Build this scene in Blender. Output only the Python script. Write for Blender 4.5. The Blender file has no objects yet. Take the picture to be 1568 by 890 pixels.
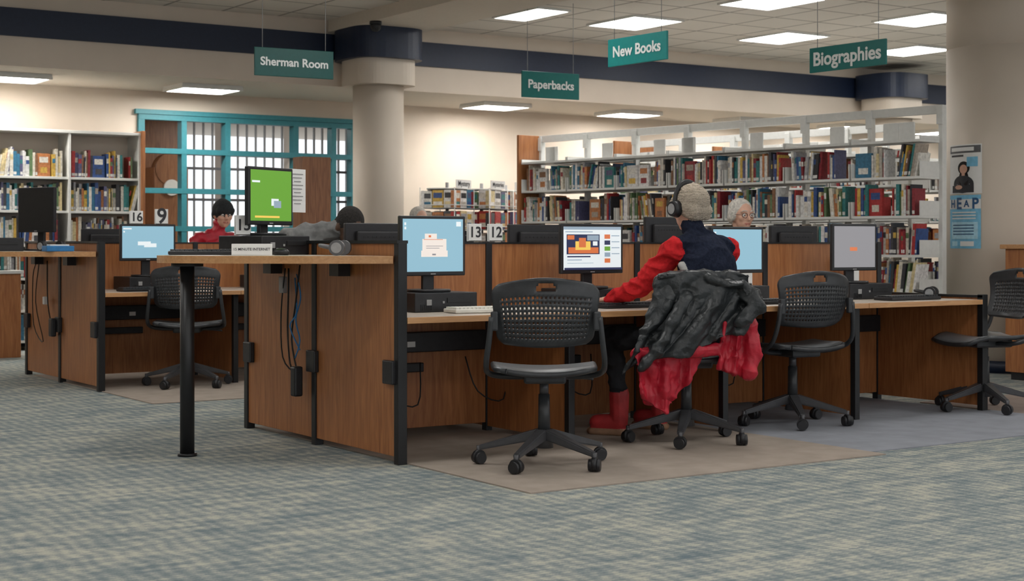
import bpy, bmesh, math, random
import numpy as np
from mathutils import Vector, Matrix, noise
random.seed(7)
S=bpy.context.scene
COL=S.collection
S.view_settings.view_transform='Standard'

# ---------------------------------------------------------------- materials
def nodes(name):
    m=bpy.data.materials.new(name); m.use_nodes=True
    nt=m.node_tree; b=nt.nodes['Principled BSDF']
    return m,nt,b
def mat(name,c,rough=.5,metal=0,var=.12,scale=30,bump=0.0,spec=.4,dist=.01):
    m,nt,b=nodes(name)
    b.inputs['Roughness'].default_value=rough; b.inputs['Metallic'].default_value=metal
    b.inputs['Specular IOR Level'].default_value=spec
    tc=nt.nodes.new('ShaderNodeTexCoord'); n=nt.nodes.new('ShaderNodeTexNoise'); n.inputs['Scale'].default_value=scale
    n.inputs['Detail'].default_value=4
    nt.links.new(tc.outputs['Object'],n.inputs['Vector'])
    r=nt.nodes.new('ShaderNodeValToRGB'); nt.links.new(n.outputs['Fac'],r.inputs['Fac'])
    r.color_ramp.elements[0].position=.3; r.color_ramp.elements[1].position=.7
    r.color_ramp.elements[0].color=[x*(1-var) for x in c]+[1]; r.color_ramp.elements[1].color=[min(1,x*(1+var)) for x in c]+[1]
    nt.links.new(r.outputs['Color'],b.inputs['Base Color'])
    if bump:
        bp=nt.nodes.new('ShaderNodeBump'); bp.inputs['Strength'].default_value=bump; bp.inputs['Distance'].default_value=dist
        nt.links.new(n.outputs['Fac'],bp.inputs['Height']); nt.links.new(bp.outputs['Normal'],b.inputs['Normal'])
    return m
def knit(name,c,c2,sc=55):
    m,nt,b=nodes(name); b.inputs['Roughness'].default_value=.95; b.inputs['Specular IOR Level'].default_value=.05
    tc=nt.nodes.new('ShaderNodeTexCoord'); w=nt.nodes.new('ShaderNodeTexWave'); w.bands_direction='Z'; w.inputs['Scale'].default_value=sc; w.inputs['Distortion'].default_value=1.5; w.inputs['Detail'].default_value=1
    v=nt.nodes.new('ShaderNodeTexVoronoi'); v.inputs['Scale'].default_value=110
    mx=nt.nodes.new('ShaderNodeMath'); mx.operation='MULTIPLY_ADD'; mx.inputs[1].default_value=.6
    nt.links.new(tc.outputs['Object'],w.inputs['Vector']); nt.links.new(tc.outputs['Object'],v.inputs['Vector'])
    nt.links.new(w.outputs['Fac'],mx.inputs[0]); nt.links.new(v.outputs['Distance'],mx.inputs[2])
    r=nt.nodes.new('ShaderNodeValToRGB'); r.color_ramp.elements[0].color=(*c2,1); r.color_ramp.elements[1].color=(*c,1); r.color_ramp.elements[0].position=.15; r.color_ramp.elements[1].position=.8
    nt.links.new(mx.outputs[0],r.inputs['Fac']); nt.links.new(r.outputs['Color'],b.inputs['Base Color'])
    bp=nt.nodes.new('ShaderNodeBump'); bp.inputs['Strength'].default_value=.9; bp.inputs['Distance'].default_value=.006
    nt.links.new(mx.outputs[0],bp.inputs['Height']); nt.links.new(bp.outputs['Normal'],b.inputs['Normal'])
    return m
def emis(name,c,s):
    m,nt,b=nodes(name)
    b.inputs['Base Color'].default_value=(*[x*.3 for x in c],1); b.inputs['Emission Color'].default_value=(*c,1); b.inputs['Emission Strength'].default_value=s
    b.inputs['Roughness'].default_value=.3
    return m
def wood(name,c1,c2,sc=(14,14,1.1),rough=.42):
    m,nt,b=nodes(name); b.inputs['Roughness'].default_value=rough
    tc=nt.nodes.new('ShaderNodeTexCoord'); mp=nt.nodes.new('ShaderNodeMapping'); mp.inputs['Scale'].default_value=sc
    n=nt.nodes.new('ShaderNodeTexNoise'); n.inputs['Scale'].default_value=3.2; n.inputs['Detail'].default_value=7; n.inputs['Distortion'].default_value=1.2
    r=nt.nodes.new('ShaderNodeValToRGB'); e=r.color_ramp.elements
    e[0].position=.32; e[0].color=(*c1,1); e[1].position=.68; e[1].color=(*c2,1)
    nt.links.new(tc.outputs['Object'],mp.inputs['Vector']); nt.links.new(mp.outputs['Vector'],n.inputs['Vector'])
    nt.links.new(n.outputs['Fac'],r.inputs['Fac']); nt.links.new(r.outputs['Color'],b.inputs['Base Color'])
    return m
WOOD=wood('oak_laminate',(.28,.100,.033),(.42,.172,.060))
WOODT=wood('oak_edge',(.44,.22,.09),(.57,.31,.14),(1.5,14,14))
WOODD=wood('dark_wood',(.18,.07,.03),(.30,.13,.055))
TOP=mat('desk_laminate',(.52,.45,.38),.35,var=.05)
BLK=mat('black_plastic',(.016,.016,.018),.42,var=.2)
BLKM=mat('black_steel',(.012,.012,.013),.4,var=.1)
CHP=mat('chair_plastic',(.030,.032,.035),.36,var=.15)
CHG=mat('chair_seat_plastic',(.17,.18,.19),.28,var=.1)
CHF=mat('chair_base_metal',(.07,.07,.075),.33,metal=.3,var=.1)
WALLM=mat('beige_paint',(.64,.555,.465),.7,var=.03,scale=3)
COLM=mat('column_paint',(.59,.515,.43),.65,var=.03,scale=2)
NAVY=mat('navy_paint',(.010,.018,.042),.45,var=.1)
SOFF=mat('soffit_paint',(.61,.545,.465),.8,var=.02)
TEAL=mat('teal_paint',(.035,.20,.24),.45,var=.08)
WHT=mat('white_enamel',(.70,.70,.67),.4,var=.04)
PAPER=mat('white_paper',(.78,.78,.76),.8,var=.02)
BLUEP=mat('blue_poster',(.20,.50,.70),.6,var=.1)
DBLUE=mat('dark_blue_ink',(.03,.10,.22),.6)
INK=mat('ink',(.04,.04,.045),.7)
SKIN=mat('skin_light',(.62,.36,.26),.55,var=.08)
SKIND=mat('skin_dark',(.10,.055,.035),.5,var=.1)
LIP=mat('lips',(.45,.17,.13),.5)
SIGN=mat('sign_green',(.004,.16,.145),.4,var=.05)
SIGNB=mat('sign_bright_teal',(.010,.24,.23),.4,var=.05)
SIGND=mat('sign_darkgreen',(.004,.085,.075),.4,var=.05)
SIGNT=mat('sign_text_white',(.85,.88,.86),.5,var=.01)
MESHG=mat('grey_plastic',(.30,.30,.30),.5)
DGREY=mat('dark_grey_plastic',(.10,.10,.105),.45)
KEYW=mat('ivory_keys',(.68,.66,.60),.5,var=.05)
CABB=mat('cable_black',(.01,.01,.01),.5); CABL=mat('cable_blue',(.03,.18,.42),.5); CABY=mat('cable_yellow',(.55,.45,.05),.5)
VESTM=mat('navy_fleece',(.016,.020,.036),.95,var=.3,scale=60,bump=.4,spec=.1,dist=.01)
REDM=mat('red_jersey',(.52,.018,.022),.85,var=.15,scale=60,bump=.25,spec=.15,dist=.01)
BEAN=knit('cream_knit',(.54,.46,.375),(.27,.225,.18))
PIPE=mat('grey_piping',(.40,.39,.37),.8)
PANTS=mat('black_denim',(.014,.014,.017),.9,var=.2,scale=25,bump=.3)
BOOT=mat('red_leather',(.38,.028,.03),.5,var=.25,scale=14,bump=.3)
SOLE=mat('boot_sole',(.30,.17,.10),.7)
COATB=mat('black_nylon',(.020,.023,.025),.38,var=.3,scale=11,bump=.6,dist=.03)
COATR=mat('red_nylon',(.40,.012,.028),.5,var=.25,scale=11,bump=.5,dist=.03)
GREYJ=mat('grey_jacket',(.17,.17,.165),.9,var=.3,scale=20,bump=.4)
BLKK=mat('black_knit',(.018,.020,.022),.95,var=.2,scale=90,bump=.5)
HAIRW=mat('grey_hair',(.52,.49,.44),.8,var=.3,scale=60,bump=.5)
HAIRB=mat('black_hair',(.018,.015,.013),.9,var=.3,scale=90,bump=.8)
EYEW=mat('eye_white',(.75,.72,.68),.3); IRIS=mat('iris_brown',(.05,.03,.02),.3)
GLS=mat('glasses_frame',(.08,.04,.03),.3)
LITE=emis('troffer_diffuser',(1,.985,.96),17)
LITS=emis('soffit_diffuser',(1,.965,.91),38)
S_BLUE=emis('screen_sky_blue',(.28,.50,.62),.82); S_WHITE=emis('screen_white',(.80,.86,.88),.85)
S_GREEN=emis('screen_green',(.15,.38,.045),.8); S_GREY=emis('screen_grey',(.34,.33,.35),.62); S_DIA=emis('screen_dialog',(.85,.76,.69),.85)
S_NAVY=emis('screen_dark',(.03,.04,.10),.8); S_OR=emis('screen_orange',(.75,.20,.07),.75); S_YEL=emis('screen_yellow',(.9,.60,.12),.85); S_BAR=emis('screen_bar',(.35,.45,.55),.7)

def attr_mat():
    m,nt,b=nodes('book_covers'); a=nt.nodes.new('ShaderNodeAttribute'); a.attribute_name='Col'
    n=nt.nodes.new('ShaderNodeTexNoise'); n.inputs['Scale'].default_value=45
    mx=nt.nodes.new('ShaderNodeMix'); mx.data_type='RGBA'; mx.blend_type='MULTIPLY'; mx.inputs[0].default_value=.45
    tc=nt.nodes.new('ShaderNodeTexCoord'); nt.links.new(tc.outputs['Object'],n.inputs['Vector'])
    r=nt.nodes.new('ShaderNodeValToRGB'); r.color_ramp.elements[0].position=.35; r.color_ramp.elements[0].color=(.35,.35,.35,1); r.color_ramp.elements[1].position=.6
    nt.links.new(n.outputs['Fac'],r.inputs['Fac'])
    nt.links.new(a.outputs['Color'],mx.inputs[6]); nt.links.new(r.outputs['Color'],mx.inputs[7])
    nt.links.new(mx.outputs[2],b.inputs['Base Color']); b.inputs['Roughness'].default_value=.45
    return m
BOOK=attr_mat()

def carpet():
    m,nt,b=nodes('patterned_carpet'); b.inputs['Roughness'].default_value=.98; b.inputs['Specular IOR Level'].default_value=.05
    L=nt.links.new; N=nt.nodes.new
    tc=N('ShaderNodeTexCoord')
    mp=N('ShaderNodeMapping'); mp.inputs['Scale'].default_value=(2.4,7.0,1); mp.inputs['Rotation'].default_value=(0,0,math.radians(20)); L(tc.outputs['Object'],mp.inputs['Vector'])
    n1=N('ShaderNodeTexNoise'); n1.inputs['Scale'].default_value=1.9; n1.inputs['Detail'].default_value=4; n1.inputs['Roughness'].default_value=.6; L(mp.outputs['Vector'],n1.inputs['Vector'])
    mp3=N('ShaderNodeMapping'); mp3.inputs['Scale'].default_value=(1,2.2,1); mp3.inputs['Rotation'].default_value=(0,0,math.radians(33)); L(tc.outputs['Object'],mp3.inputs['Vector'])
    n3=N('ShaderNodeTexNoise'); n3.inputs['Scale'].default_value=1.1; n3.inputs['Detail'].default_value=1; L(mp3.outputs['Vector'],n3.inputs['Vector'])
    w=N('ShaderNodeTexWave'); w.wave_type='BANDS'; w.bands_direction='Y'; w.inputs['Scale'].default_value=11; w.inputs['Distortion'].default_value=5; w.inputs['Detail'].default_value=2; w.inputs['Detail Scale'].default_value=3
    L(tc.outputs['Object'],w.inputs['Vector'])
    w2=N('ShaderNodeTexWave'); w2.wave_type='BANDS'; w2.bands_direction='X'; w2.inputs['Scale'].default_value=5; w2.inputs['Distortion'].default_value=5; L(tc.outputs['Object'],w2.inputs['Vector'])
    n2=N('ShaderNodeTexNoise'); n2.inputs['Scale'].default_value=150; n2.inputs['Detail'].default_value=2; L(tc.outputs['Object'],n2.inputs['Vector'])
    def math_(op,a,bv):
        q=N('ShaderNodeMath'); q.operation=op
        for i,x in enumerate((a,bv)):
            if isinstance(x,(int,float)): q.inputs[i].default_value=x
            else: L(x,q.inputs[i])
        return q.outputs[0]
    s=math_('ADD',math_('MULTIPLY',n1.outputs['Fac'],.85),math_('MULTIPLY',w.outputs['Fac'],.12))
    s=math_('ADD',s,math_('MULTIPLY',w2.outputs['Fac'],.12))
    s=math_('ADD',s,math_('MULTIPLY',n3.outputs['Fac'],.22))
    s=math_('ADD',s,math_('MULTIPLY',n2.outputs['Fac'],.34))
    r=N('ShaderNodeValToRGB'); e=r.color_ramp.elements
    e[0].position=.60; e[0].color=(.125,.162,.182,1); e[1].position=1.04; e[1].color=(.42,.405,.34,1)
    x=e.new(.82); x.color=(.235,.258,.252,1)
    L(s,r.inputs['Fac']); L(r.outputs['Color'],b.inputs['Base Color'])
    bp=N('ShaderNodeBump'); bp.inputs['Strength'].default_value=.5; bp.inputs['Distance'].default_value=.005; L(n2.outputs['Fac'],bp.inputs['Height']); L(bp.outputs['Normal'],b.inputs['Normal'])
    return m
CARPET=carpet()
MATB=mat('tan_carpet_tile',(.32,.27,.23),.9,var=.10,scale=7,spec=.1)
MATG=mat('grey_carpet_tile',(.25,.26,.29),.85,var=.10,scale=7,spec=.15)
MATD=mat('brown_carpet_tile',(.24,.19,.165),.8,var=.10,scale=7,spec=.2)
def ceil():
    m,nt,b=nodes('ceiling_tiles'); b.inputs['Roughness'].default_value=.9
    tc=nt.nodes.new('ShaderNodeTexCoord'); k=nt.nodes.new('ShaderNodeTexBrick'); k.offset=0; k.squash=1
    k.inputs['Scale'].default_value=1; k.inputs['Brick Width'].default_value=.61; k.inputs['Row Height'].default_value=.61; k.inputs['Mortar Size'].default_value=.016
    k.inputs['Color1'].default_value=(.66,.615,.555,1); k.inputs['Color2'].default_value=(.62,.575,.515,1); k.inputs['Mortar'].default_value=(.30,.27,.24,1)
    nt.links.new(tc.outputs['Object'],k.inputs['Vector']); nt.links.new(k.outputs['Color'],b.inputs['Base Color'])
    return m
CEIL=ceil()

# ---------------------------------------------------------------- mesh builder
class MB:
    def __init__(s): s.bm=bmesh.new(); s.mats=[]
    def mi(s,m):
        if m not in s.mats: s.mats.append(m)
        return s.mats.index(m)
    def merge(s,t,m,smooth,M=None):
        if M is not None: bmesh.ops.transform(t,matrix=M,verts=t.verts)
        i=s.mi(m); vm={}
        for v in t.verts: vm[v]=s.bm.verts.new(v.co)
        for f in t.faces:
            try: g=s.bm.faces.new([vm[v] for v in f.verts])
            except ValueError: continue
            g.material_index=i; g.smooth=smooth
        t.free()
    def box(s,c,d,m,bev=0,M=None,rz=0):
        t=bmesh.new(); bmesh.ops.create_cube(t,size=1); bmesh.ops.scale(t,vec=d,verts=t.verts)
        if bev: bmesh.ops.bevel(t,geom=t.edges[:],offset=bev,segments=2,affect='EDGES',profile=.5)
        X=Matrix.Translation(c)@Matrix.Rotation(rz,4,'Z')
        s.merge(t,m,False,(M@X) if M is not None else X)
    def b2(s,x0,x1,y0,y1,z0,z1,m,bev=0): s.box(((x0+x1)/2,(y0+y1)/2,(z0+z1)/2),(x1-x0,y1-y0,z1-z0),m,bev)
    def cyl(s,p1,p2,r1,m,r2=None,seg=20,smooth=True,M=None):
        r2=r1 if r2 is None else r2; p1=Vector(p1);p2=Vector(p2); d=p2-p1
        t=bmesh.new(); bmesh.ops.create_cone(t,cap_ends=True,cap_tris=False,segments=seg,radius1=r1,radius2=r2,depth=d.length)
        X=Matrix.Translation((p1+p2)/2)@d.to_track_quat('Z','Y').to_matrix().to_4x4()
        n=len(s.bm.faces); s.merge(t,m,smooth,(M@X) if M is not None else X)
        s.bm.faces.ensure_lookup_table()
        for f in s.bm.faces[n:]:
            if len(f.verts)>4: f.smooth=False
    def sph(s,c,r,m,seg=16,M=None):
        if isinstance(r,(int,float)): r=(r,r,r)
        t=bmesh.new(); bmesh.ops.create_uvsphere(t,u_segments=seg,v_segments=max(6,seg//2),radius=1)
        X=Matrix.Translation(c)@Matrix.Diagonal((*r,1)); s.merge(t,m,True,(M@X) if M is not None else X)
    def tube(s,pts,r,m,seg=8,sub=4,flat=1.0):
        P=[Vector(p) for p in pts]; Q=[]
        if sub>1 and len(P)>2:
            for i in range(len(P)-1):
                a=P[max(i-1,0)];b=P[i];c=P[i+1];d=P[min(i+2,len(P)-1)]
                for k in range(sub):
                    u=k/sub; Q.append(.5*((2*b)+(c-a)*u+(2*a-5*b+4*c-d)*u*u+(3*b-a-3*c+d)*u**3))
            Q.append(P[-1])
        else: Q=P
        i0=s.mi(m); rings=[]; up=None
        for i,q in enumerate(Q):
            tg=(Q[min(i+1,len(Q)-1)]-Q[max(i-1,0)]).normalized()
            if up is None: up=Vector((0,0,1)) if abs(tg.z)<.9 else Vector((1,0,0))
            a=tg.cross(up)
            if a.length<1e-4: a=tg.cross(Vector((1,0,0)))
            a.normalize(); bb=a.cross(tg).normalized(); up=bb
            rings.append([s.bm.verts.new(q+a*math.cos(t)*r+bb*math.sin(t)*r*flat) for t in [2*math.pi*k/seg for k in range(seg)]])
        for i in range(len(rings)-1):
            for k in range(seg):
                f=s.bm.faces.new([rings[i][k],rings[i][(k+1)%seg],rings[i+1][(k+1)%seg],rings[i+1][k]]); f.material_index=i0; f.smooth=True
        for rg in (rings[0][::-1],rings[-1]):
            f=s.bm.faces.new(rg); f.material_index=i0
    def grid(s,fn,nu,nv,m,skip=None,thick=0,smooth=True):
        t=bmesh.new(); V=[[t.verts.new(fn(i/nu,j/nv)) for j in range(nv+1)] for i in range(nu+1)]
        for i in range(nu):
            for j in range(nv):
                if skip and skip(i,j): continue
                t.faces.new([V[i][j],V[i+1][j],V[i+1][j+1],V[i][j+1]])
        for v in [v for v in t.verts if not v.link_faces]: t.verts.remove(v)
        bmesh.ops.recalc_face_normals(t,faces=t.faces)
        if thick: shell(t,thick)
        s.merge(t,m,smooth)
    def prism(s,poly,z0,z1,m,mtop=None):
        i=s.mi(m); a=[s.bm.verts.new((x,y,z0)) for x,y in poly]; b=[s.bm.verts.new((x,y,z1)) for x,y in poly]; n=len(poly)
        for k in range(n):
            f=s.bm.faces.new([a[k],a[(k+1)%n],b[(k+1)%n],b[k]]); f.material_index=i
        f=s.bm.faces.new(a[::-1]); f.material_index=i
        f=s.bm.faces.new(b); f.material_index=s.mi(mtop or m)
    def quad(s,pts,m):
        f=s.bm.faces.new([s.bm.verts.new(p) for p in pts]); f.material_index=s.mi(m)
    def mesh(s,name):
        bmesh.ops.recalc_face_normals(s.bm,faces=s.bm.faces)
        me=bpy.data.meshes.new(name); s.bm.to_mesh(me); s.bm.free()
        for m in s.mats: me.materials.append(m)
        return me
    def obj(s,name,loc=(0,0,0),rz=0,parent=None):
        return place(s.mesh(name),name,loc,rz,parent)
def shell(t,th):
    """thicken an open sheet by offsetting a copy along vertex normals and closing the rims"""
    t.normal_update(); V=list(t.verts); F=list(t.faces); E=[e for e in t.edges if len(e.link_faces)==1]
    W={v:t.verts.new(v.co-v.normal*th) for v in V}
    for f in F: t.faces.new([W[v] for v in reversed(f.verts)])
    for e in E:
        a,b=e.verts; t.faces.new([a,b,W[b],W[a]])
    bmesh.ops.recalc_face_normals(t,faces=t.faces)
def place(me,name,loc=(0,0,0),rz=0,parent=None):
    o=bpy.data.objects.new(name,me); COL.objects.link(o); o.location=loc; o.rotation_euler=(0,0,rz)
    if parent: o.parent=parent
    return o
def text(s,width,loc,rz,m,name='lettering',parent=None,bold=.012,maxh=None):
    c=bpy.data.curves.new(name,'FONT'); c.body=s; c.size=1; c.align_x='CENTER'; c.align_y='CENTER'; c.extrude=.004; c.offset=bold
    o=bpy.data.objects.new(name,c); COL.objects.link(o); c.materials.append(m)
    bpy.context.view_layer.update(); k=width/max(o.dimensions.x,1e-3); o.scale=(k,k,k)
    o.location=loc; o.rotation_euler=(math.pi/2,0,rz)
    if parent: o.parent=parent
    return o

# ---------------------------------------------------------------- room shell
fl=MB(); fl.b2(-7,24,-6,22,-.1,0,CARPET); fl.obj('floor')
m=MB(); m.b2(3.69,5.86,5.38,6.42,0.0005,.006,MATB); m.b2(5.86,7.95,5.48,6.42,0.0005,.006,MATG); m.b2(7.95,11,5.55,7.0,.0005,.006,MATD); m.b2(3.69,5.86,6.42,8.2,.0005,.005,MATB); m.b2(5.86,7.88,6.42,8.2,.0005,.005,MATG)
m.obj('carpet_mat')
m=MB(); m.b2(3.66,7.9,9.75,12.4,.0005,.006,MATB); m.obj('carpet_mat')
CZ=3.38
m=MB(); m.b2(-7,24,-6,14.37,CZ,CZ+.1,CEIL); m.obj('ceiling')
m=MB(); m.b2(-7,24,14.37,22,2.7,CZ+.1,SOFF); m.obj('ceiling_soffit')
m=MB(); m.b2(-7,24,14.33,14.37,2.70,CZ,WALLM); m.obj('trim_1')
m=MB(); m.b2(-7,24,14.30,14.33,2.975,3.235,NAVY); m.obj('trim_2')
m=MB(); m.b2(7.26,8.09,-6,14.3,3.255,CZ,SOFF); m.obj('ceiling_beam')
WX0,WX1,WZ0,WZ1=5.80,8.42,.76,2.45
m=MB(); m.b2(-7,WX0,15.9,16.1,0,2.7,WALLM); m.b2(WX1,24,15.9,16.1,0,2.7,WALLM); m.b2(WX0,WX1,15.9,16.1,0,WZ0,WALLM); m.b2(WX0,WX1,15.9,16.1,WZ1,2.7,WALLM); m.obj('wall_back')
m=MB(); m.b2(24,24.1,-6,22,0,CZ,WALLM); m.obj('wall_right')
m=MB(); m.b2(-7.1,-7,-6,22,0,CZ,WALLM); m.obj('wall_left')
m=MB(); m.b2(8.6,24,15.885,15.9,0,.1,NAVY); m.b2(-7,5.6,15.885,15.9,0,.1,NAVY); m.obj('baseboard_back')
m=MB(); 
ops=[(7.40,7.90),(8.0,8.88),(8.98,9.95)]; xs=-7
for a,b in ops: m.b2(xs,a,18.6,18.8,0,2.7,WOODD if a<8 else WALLM); xs=b
m.b2(xs,24,18.6,18.8,0,2.7,WALLM); m.b2(7.40,9.95,18.6,18.8,0,.7,WALLM); m.obj('wall_far')
bars=MB()
for a,b in ops:
    n=max(3,int((b-a)/.115))
    for k in range(n+1): 
        x=a+(b-a)*k/n; bars.b2(x-.008,x+.008,18.56,18.6,.7,2.7,MESHG)
    for z in (.75,1.25,1.62,2.02,2.2,2.66): bars.b2(a,b,18.55,18.6,z-.016,z+.016,DGREY)
bars.obj('window_bars')
m=MB(); m.box((7.05,18.3,1.0),(.45,.3,2.0),WOODD,.01); m.cyl((7.05,18.14,1.98),(7.05,18.3,1.98),.2,WOODD,seg=24); m.cyl((7.05,18.12,1.75),(7.05,18.15,1.75),.10,KEYW,seg=24); m.obj('grandfather_clock')
m=MB()
for x in (5.83,6.31,6.82,7.65,8.13,8.39):
    w=.03 if x not in(5.83,8.39) else .035
    m.b2(x-w,x+w,15.86,15.98,WZ0,WZ1,TEAL)
for z in (WZ0+.03,1.22,1.63,2.06,WZ1-.03): m.b2(WX0,WX1,15.855,15.975,z-.028,z+.028,TEAL)
m.b2(WX0-.04,WX1+.04,15.84,15.9,WZ1,WZ1+.05,TEAL); m.obj('window_1')

def column(name,u,v,r,top=3.3,cap=True):
    m=MB(); m.cyl((u,v,0),(u,v,2.7),r,COLM,seg=64); m.cyl((u,v,0),(u,v,.1),r+.015,NAVY,seg=64)
    if cap:
        def rr(rx,n=48): return [(u+rx*math.copysign(abs(math.cos(a))**.55,math.cos(a)),v+rx*math.copysign(abs(math.sin(a))**.55,math.sin(a))) for a in [2*math.pi*k/n for k in range(n)]]
        m.prism(rr(.33),2.68,2.975,COLM); m.prism(rr(.395),2.94,3.255,NAVY)
    else:
        m.cyl((u,v,2.7),(u,v,CZ-.03),r,COLM,seg=64); m.cyl((u,v,CZ-.03),(u,v,CZ),r+.03,COLM,seg=64)
    return m.obj(name)
column('column',7.66,13.95,.262); column('column',15.3,13.95,.262)
cu,cv,cr=10.72,8.47,.51
column('column',cu,cv,cr,cap=False)
BASE=math.atan2(-.8315,-.5556)
def patch(m,a0,a1,z0,z1,mt,dr):
    def fn(s,t):
        a=BASE+math.radians(a0+(a1-a0)*s); return (cu+(cr+dr)*math.cos(a),cv+(cr+dr)*math.sin(a),z0+(z1-z0)*t)
    m.grid(fn,10,1,mt)
def ovalp(m,ac,zc,ra,rz,mt,dr,n=20):
    i=m.mi(mt); vs=[]
    for k in range(n):
        th=2*math.pi*k/n; a=BASE+math.radians(ac+ra*math.cos(th)); vs.append(m.bm.verts.new((cu+(cr+dr)*math.cos(a),cv+(cr+dr)*math.sin(a),zc+rz*math.sin(th))))
    c=BASE+math.radians(ac); cc=m.bm.verts.new((cu+(cr+dr)*math.cos(c),cv+(cr+dr)*math.sin(c),zc))
    for k in range(n):
        f=m.bm.faces.new([vs[k],vs[(k+1)%n],cc]); f.material_index=i
m=MB()
patch(m,-84,-42,1.475,1.885,PAPER,.004); patch(m,-83,-43,1.815,1.875,DGREY,.006); patch(m,-80,-50,1.83,1.862,PAPER,.007)
patch(m,-80,-62,1.785,1.80,INK,.006); patch(m,-58,-46,1.70,1.78,BLUEP,.006)
ovalp(m,-62,1.69,7.5,.055,HAIRB,.006); ovalp(m,-62,1.60,6,.08,HAIRB,.0055); ovalp(m,-62,1.68,4.8,.038,SKIN,.008); patch(m,-64,-60,1.625,1.655,SKIN,.009)
ovalp(m,-63,1.555,13,.075,INK,.007); patch(m,-78,-50,1.485,1.545,INK,.0075); ovalp(m,-68,1.53,5,.018,SKIN,.010)
m.obj('wall_poster')
m=MB(); LB=mat('poster_light_blue',(.42,.68,.80),.6)
patch(m,-84,-43,1.02,1.465,BLUEP,.004); patch(m,-80,-46,1.10,1.24,LB,.006); patch(m,-84,-43,1.35,1.43,PAPER,.005)
for z in (1.315,1.29,1.265): patch(m,-79,-48,z,z+.010,PAPER,.007)
for z in (1.21,1.185,1.16,1.135): patch(m,-77,-50,z,z+.008,DBLUE,.008)
patch(m,-66,-50,1.04,1.08,PAPER,.007); patch(m,-79,-70,1.04,1.08,LB,.007)
p=m.obj('wall_poster')
for k,ch in enumerate('HEAP'):
    a=BASE+math.radians(-77+k*9.5)
    text(ch,.060,(cu+(cr+.009)*math.cos(a),cv+(cr+.009)*math.sin(a),1.39),a+math.pi/2,DBLUE,'letter_%d'%k,p,.03)
m=MB(); a=BASE+math.radians(11)
m.box((0,0,0),(.08,.012,.12),WHT,.003); m.box((0,-.01,0),(.02,.012,.035),WHT,.002)
m.obj('light_switch',(cu+(cr+.006)*math.cos(a),cv+(cr+.006)*math.sin(a),1.07+116*12.5/2350),a+math.pi/2)

def troffer(u,v,z=CZ,w=.65,d=.8,mt=LITE):
    m=MB(); m.b2(-w/2,w/2,-d/2,d/2,-.012,-.002,mt)
    for a in (-1,1): m.b2(a*w/2-.012,a*w/2+.012,-d/2,d/2,-.02,0,WHT); m.b2(-w/2,w/2,a*d/2-.012,a*d/2+.012,-.02,0,WHT)
    m.obj('ceiling_light',(u,v,z))
for v in (12.65,10.8):
    for u in (10,12.12,14.2,16.3,18.4): troffer(u+(.2 if v<11 else 0),v)
for v in (8.0,5,1.5,-2):
    for u in ((9.0,13.2,17) if v<7 else (13.2,17)): troffer(u,v)
for v in (9.8,6.6,3.4,0.2,-3):
    for u in (-2.5,.8,3.6,6.2): troffer(u,v)
troffer(8.75,12.75,w=.4,d=.8)
def soflight(u):
    m=MB(); m.b2(-.3,.3,-.24,.24,-.045,-.03,LITS); m.b2(-.33,.33,-.27,.27,-.03,0,WHT)
    for a in (-1,1): m.b2(a*.32-.015,a*.32+.015,-.27,.27,-.05,-.02,WHT)
    m.b2(-.33,.33,-.275,-.25,-.05,-.02,WHT); m.b2(-.33,.33,.25,.275,-.05,-.02,WHT)
    m.obj('soffit_light',(u,15.12,2.7))
for u in (.4,2.3,4.23,6.22,9.87,11.85,13.8,15.7,17.6): soflight(u)
m=MB(); m.cyl((0,0,-.03),(0,0,0),.06,BLK); m.sph((0,0,-.05),.055,BLK); m.obj('security_camera_dome',(7.30,13.35,3.255))
troffer(8,17.4,2.7,1.0,.6); troffer(5,17.4,2.7,1.0,.6)

def sign(s,u,v,z,w,h,rz,mt,tw):
    m=MB(); m.box((0,0,0),(w,.02,h),mt,.004)
    for x in (-w*.4,w*.4): m.cyl((x,0,h/2),(x,0,CZ-z),.003,MESHG,seg=6)
    o=m.obj('hanging_sign',(u,v,z),rz)
    text(s,tw,(0,-.014,0),0,SIGNT,'lettering',o,.025)
sign('Sherman Room',5.6,11.65,2.565,.70,.235,math.radians(-4),SIGND,.60)
sign('Paperbacks',8.475,12.02,2.575,.64,.25,math.radians(-4),SIGN,.51)
sign('New Books',7.33,9.24,2.55,.68,.215,-math.pi/2+.05,SIGNB,.55)
sign('Biographies',8.93,8.60,2.54,.78,.20,-math.pi/2+.05,SIGN,.69)

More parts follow.
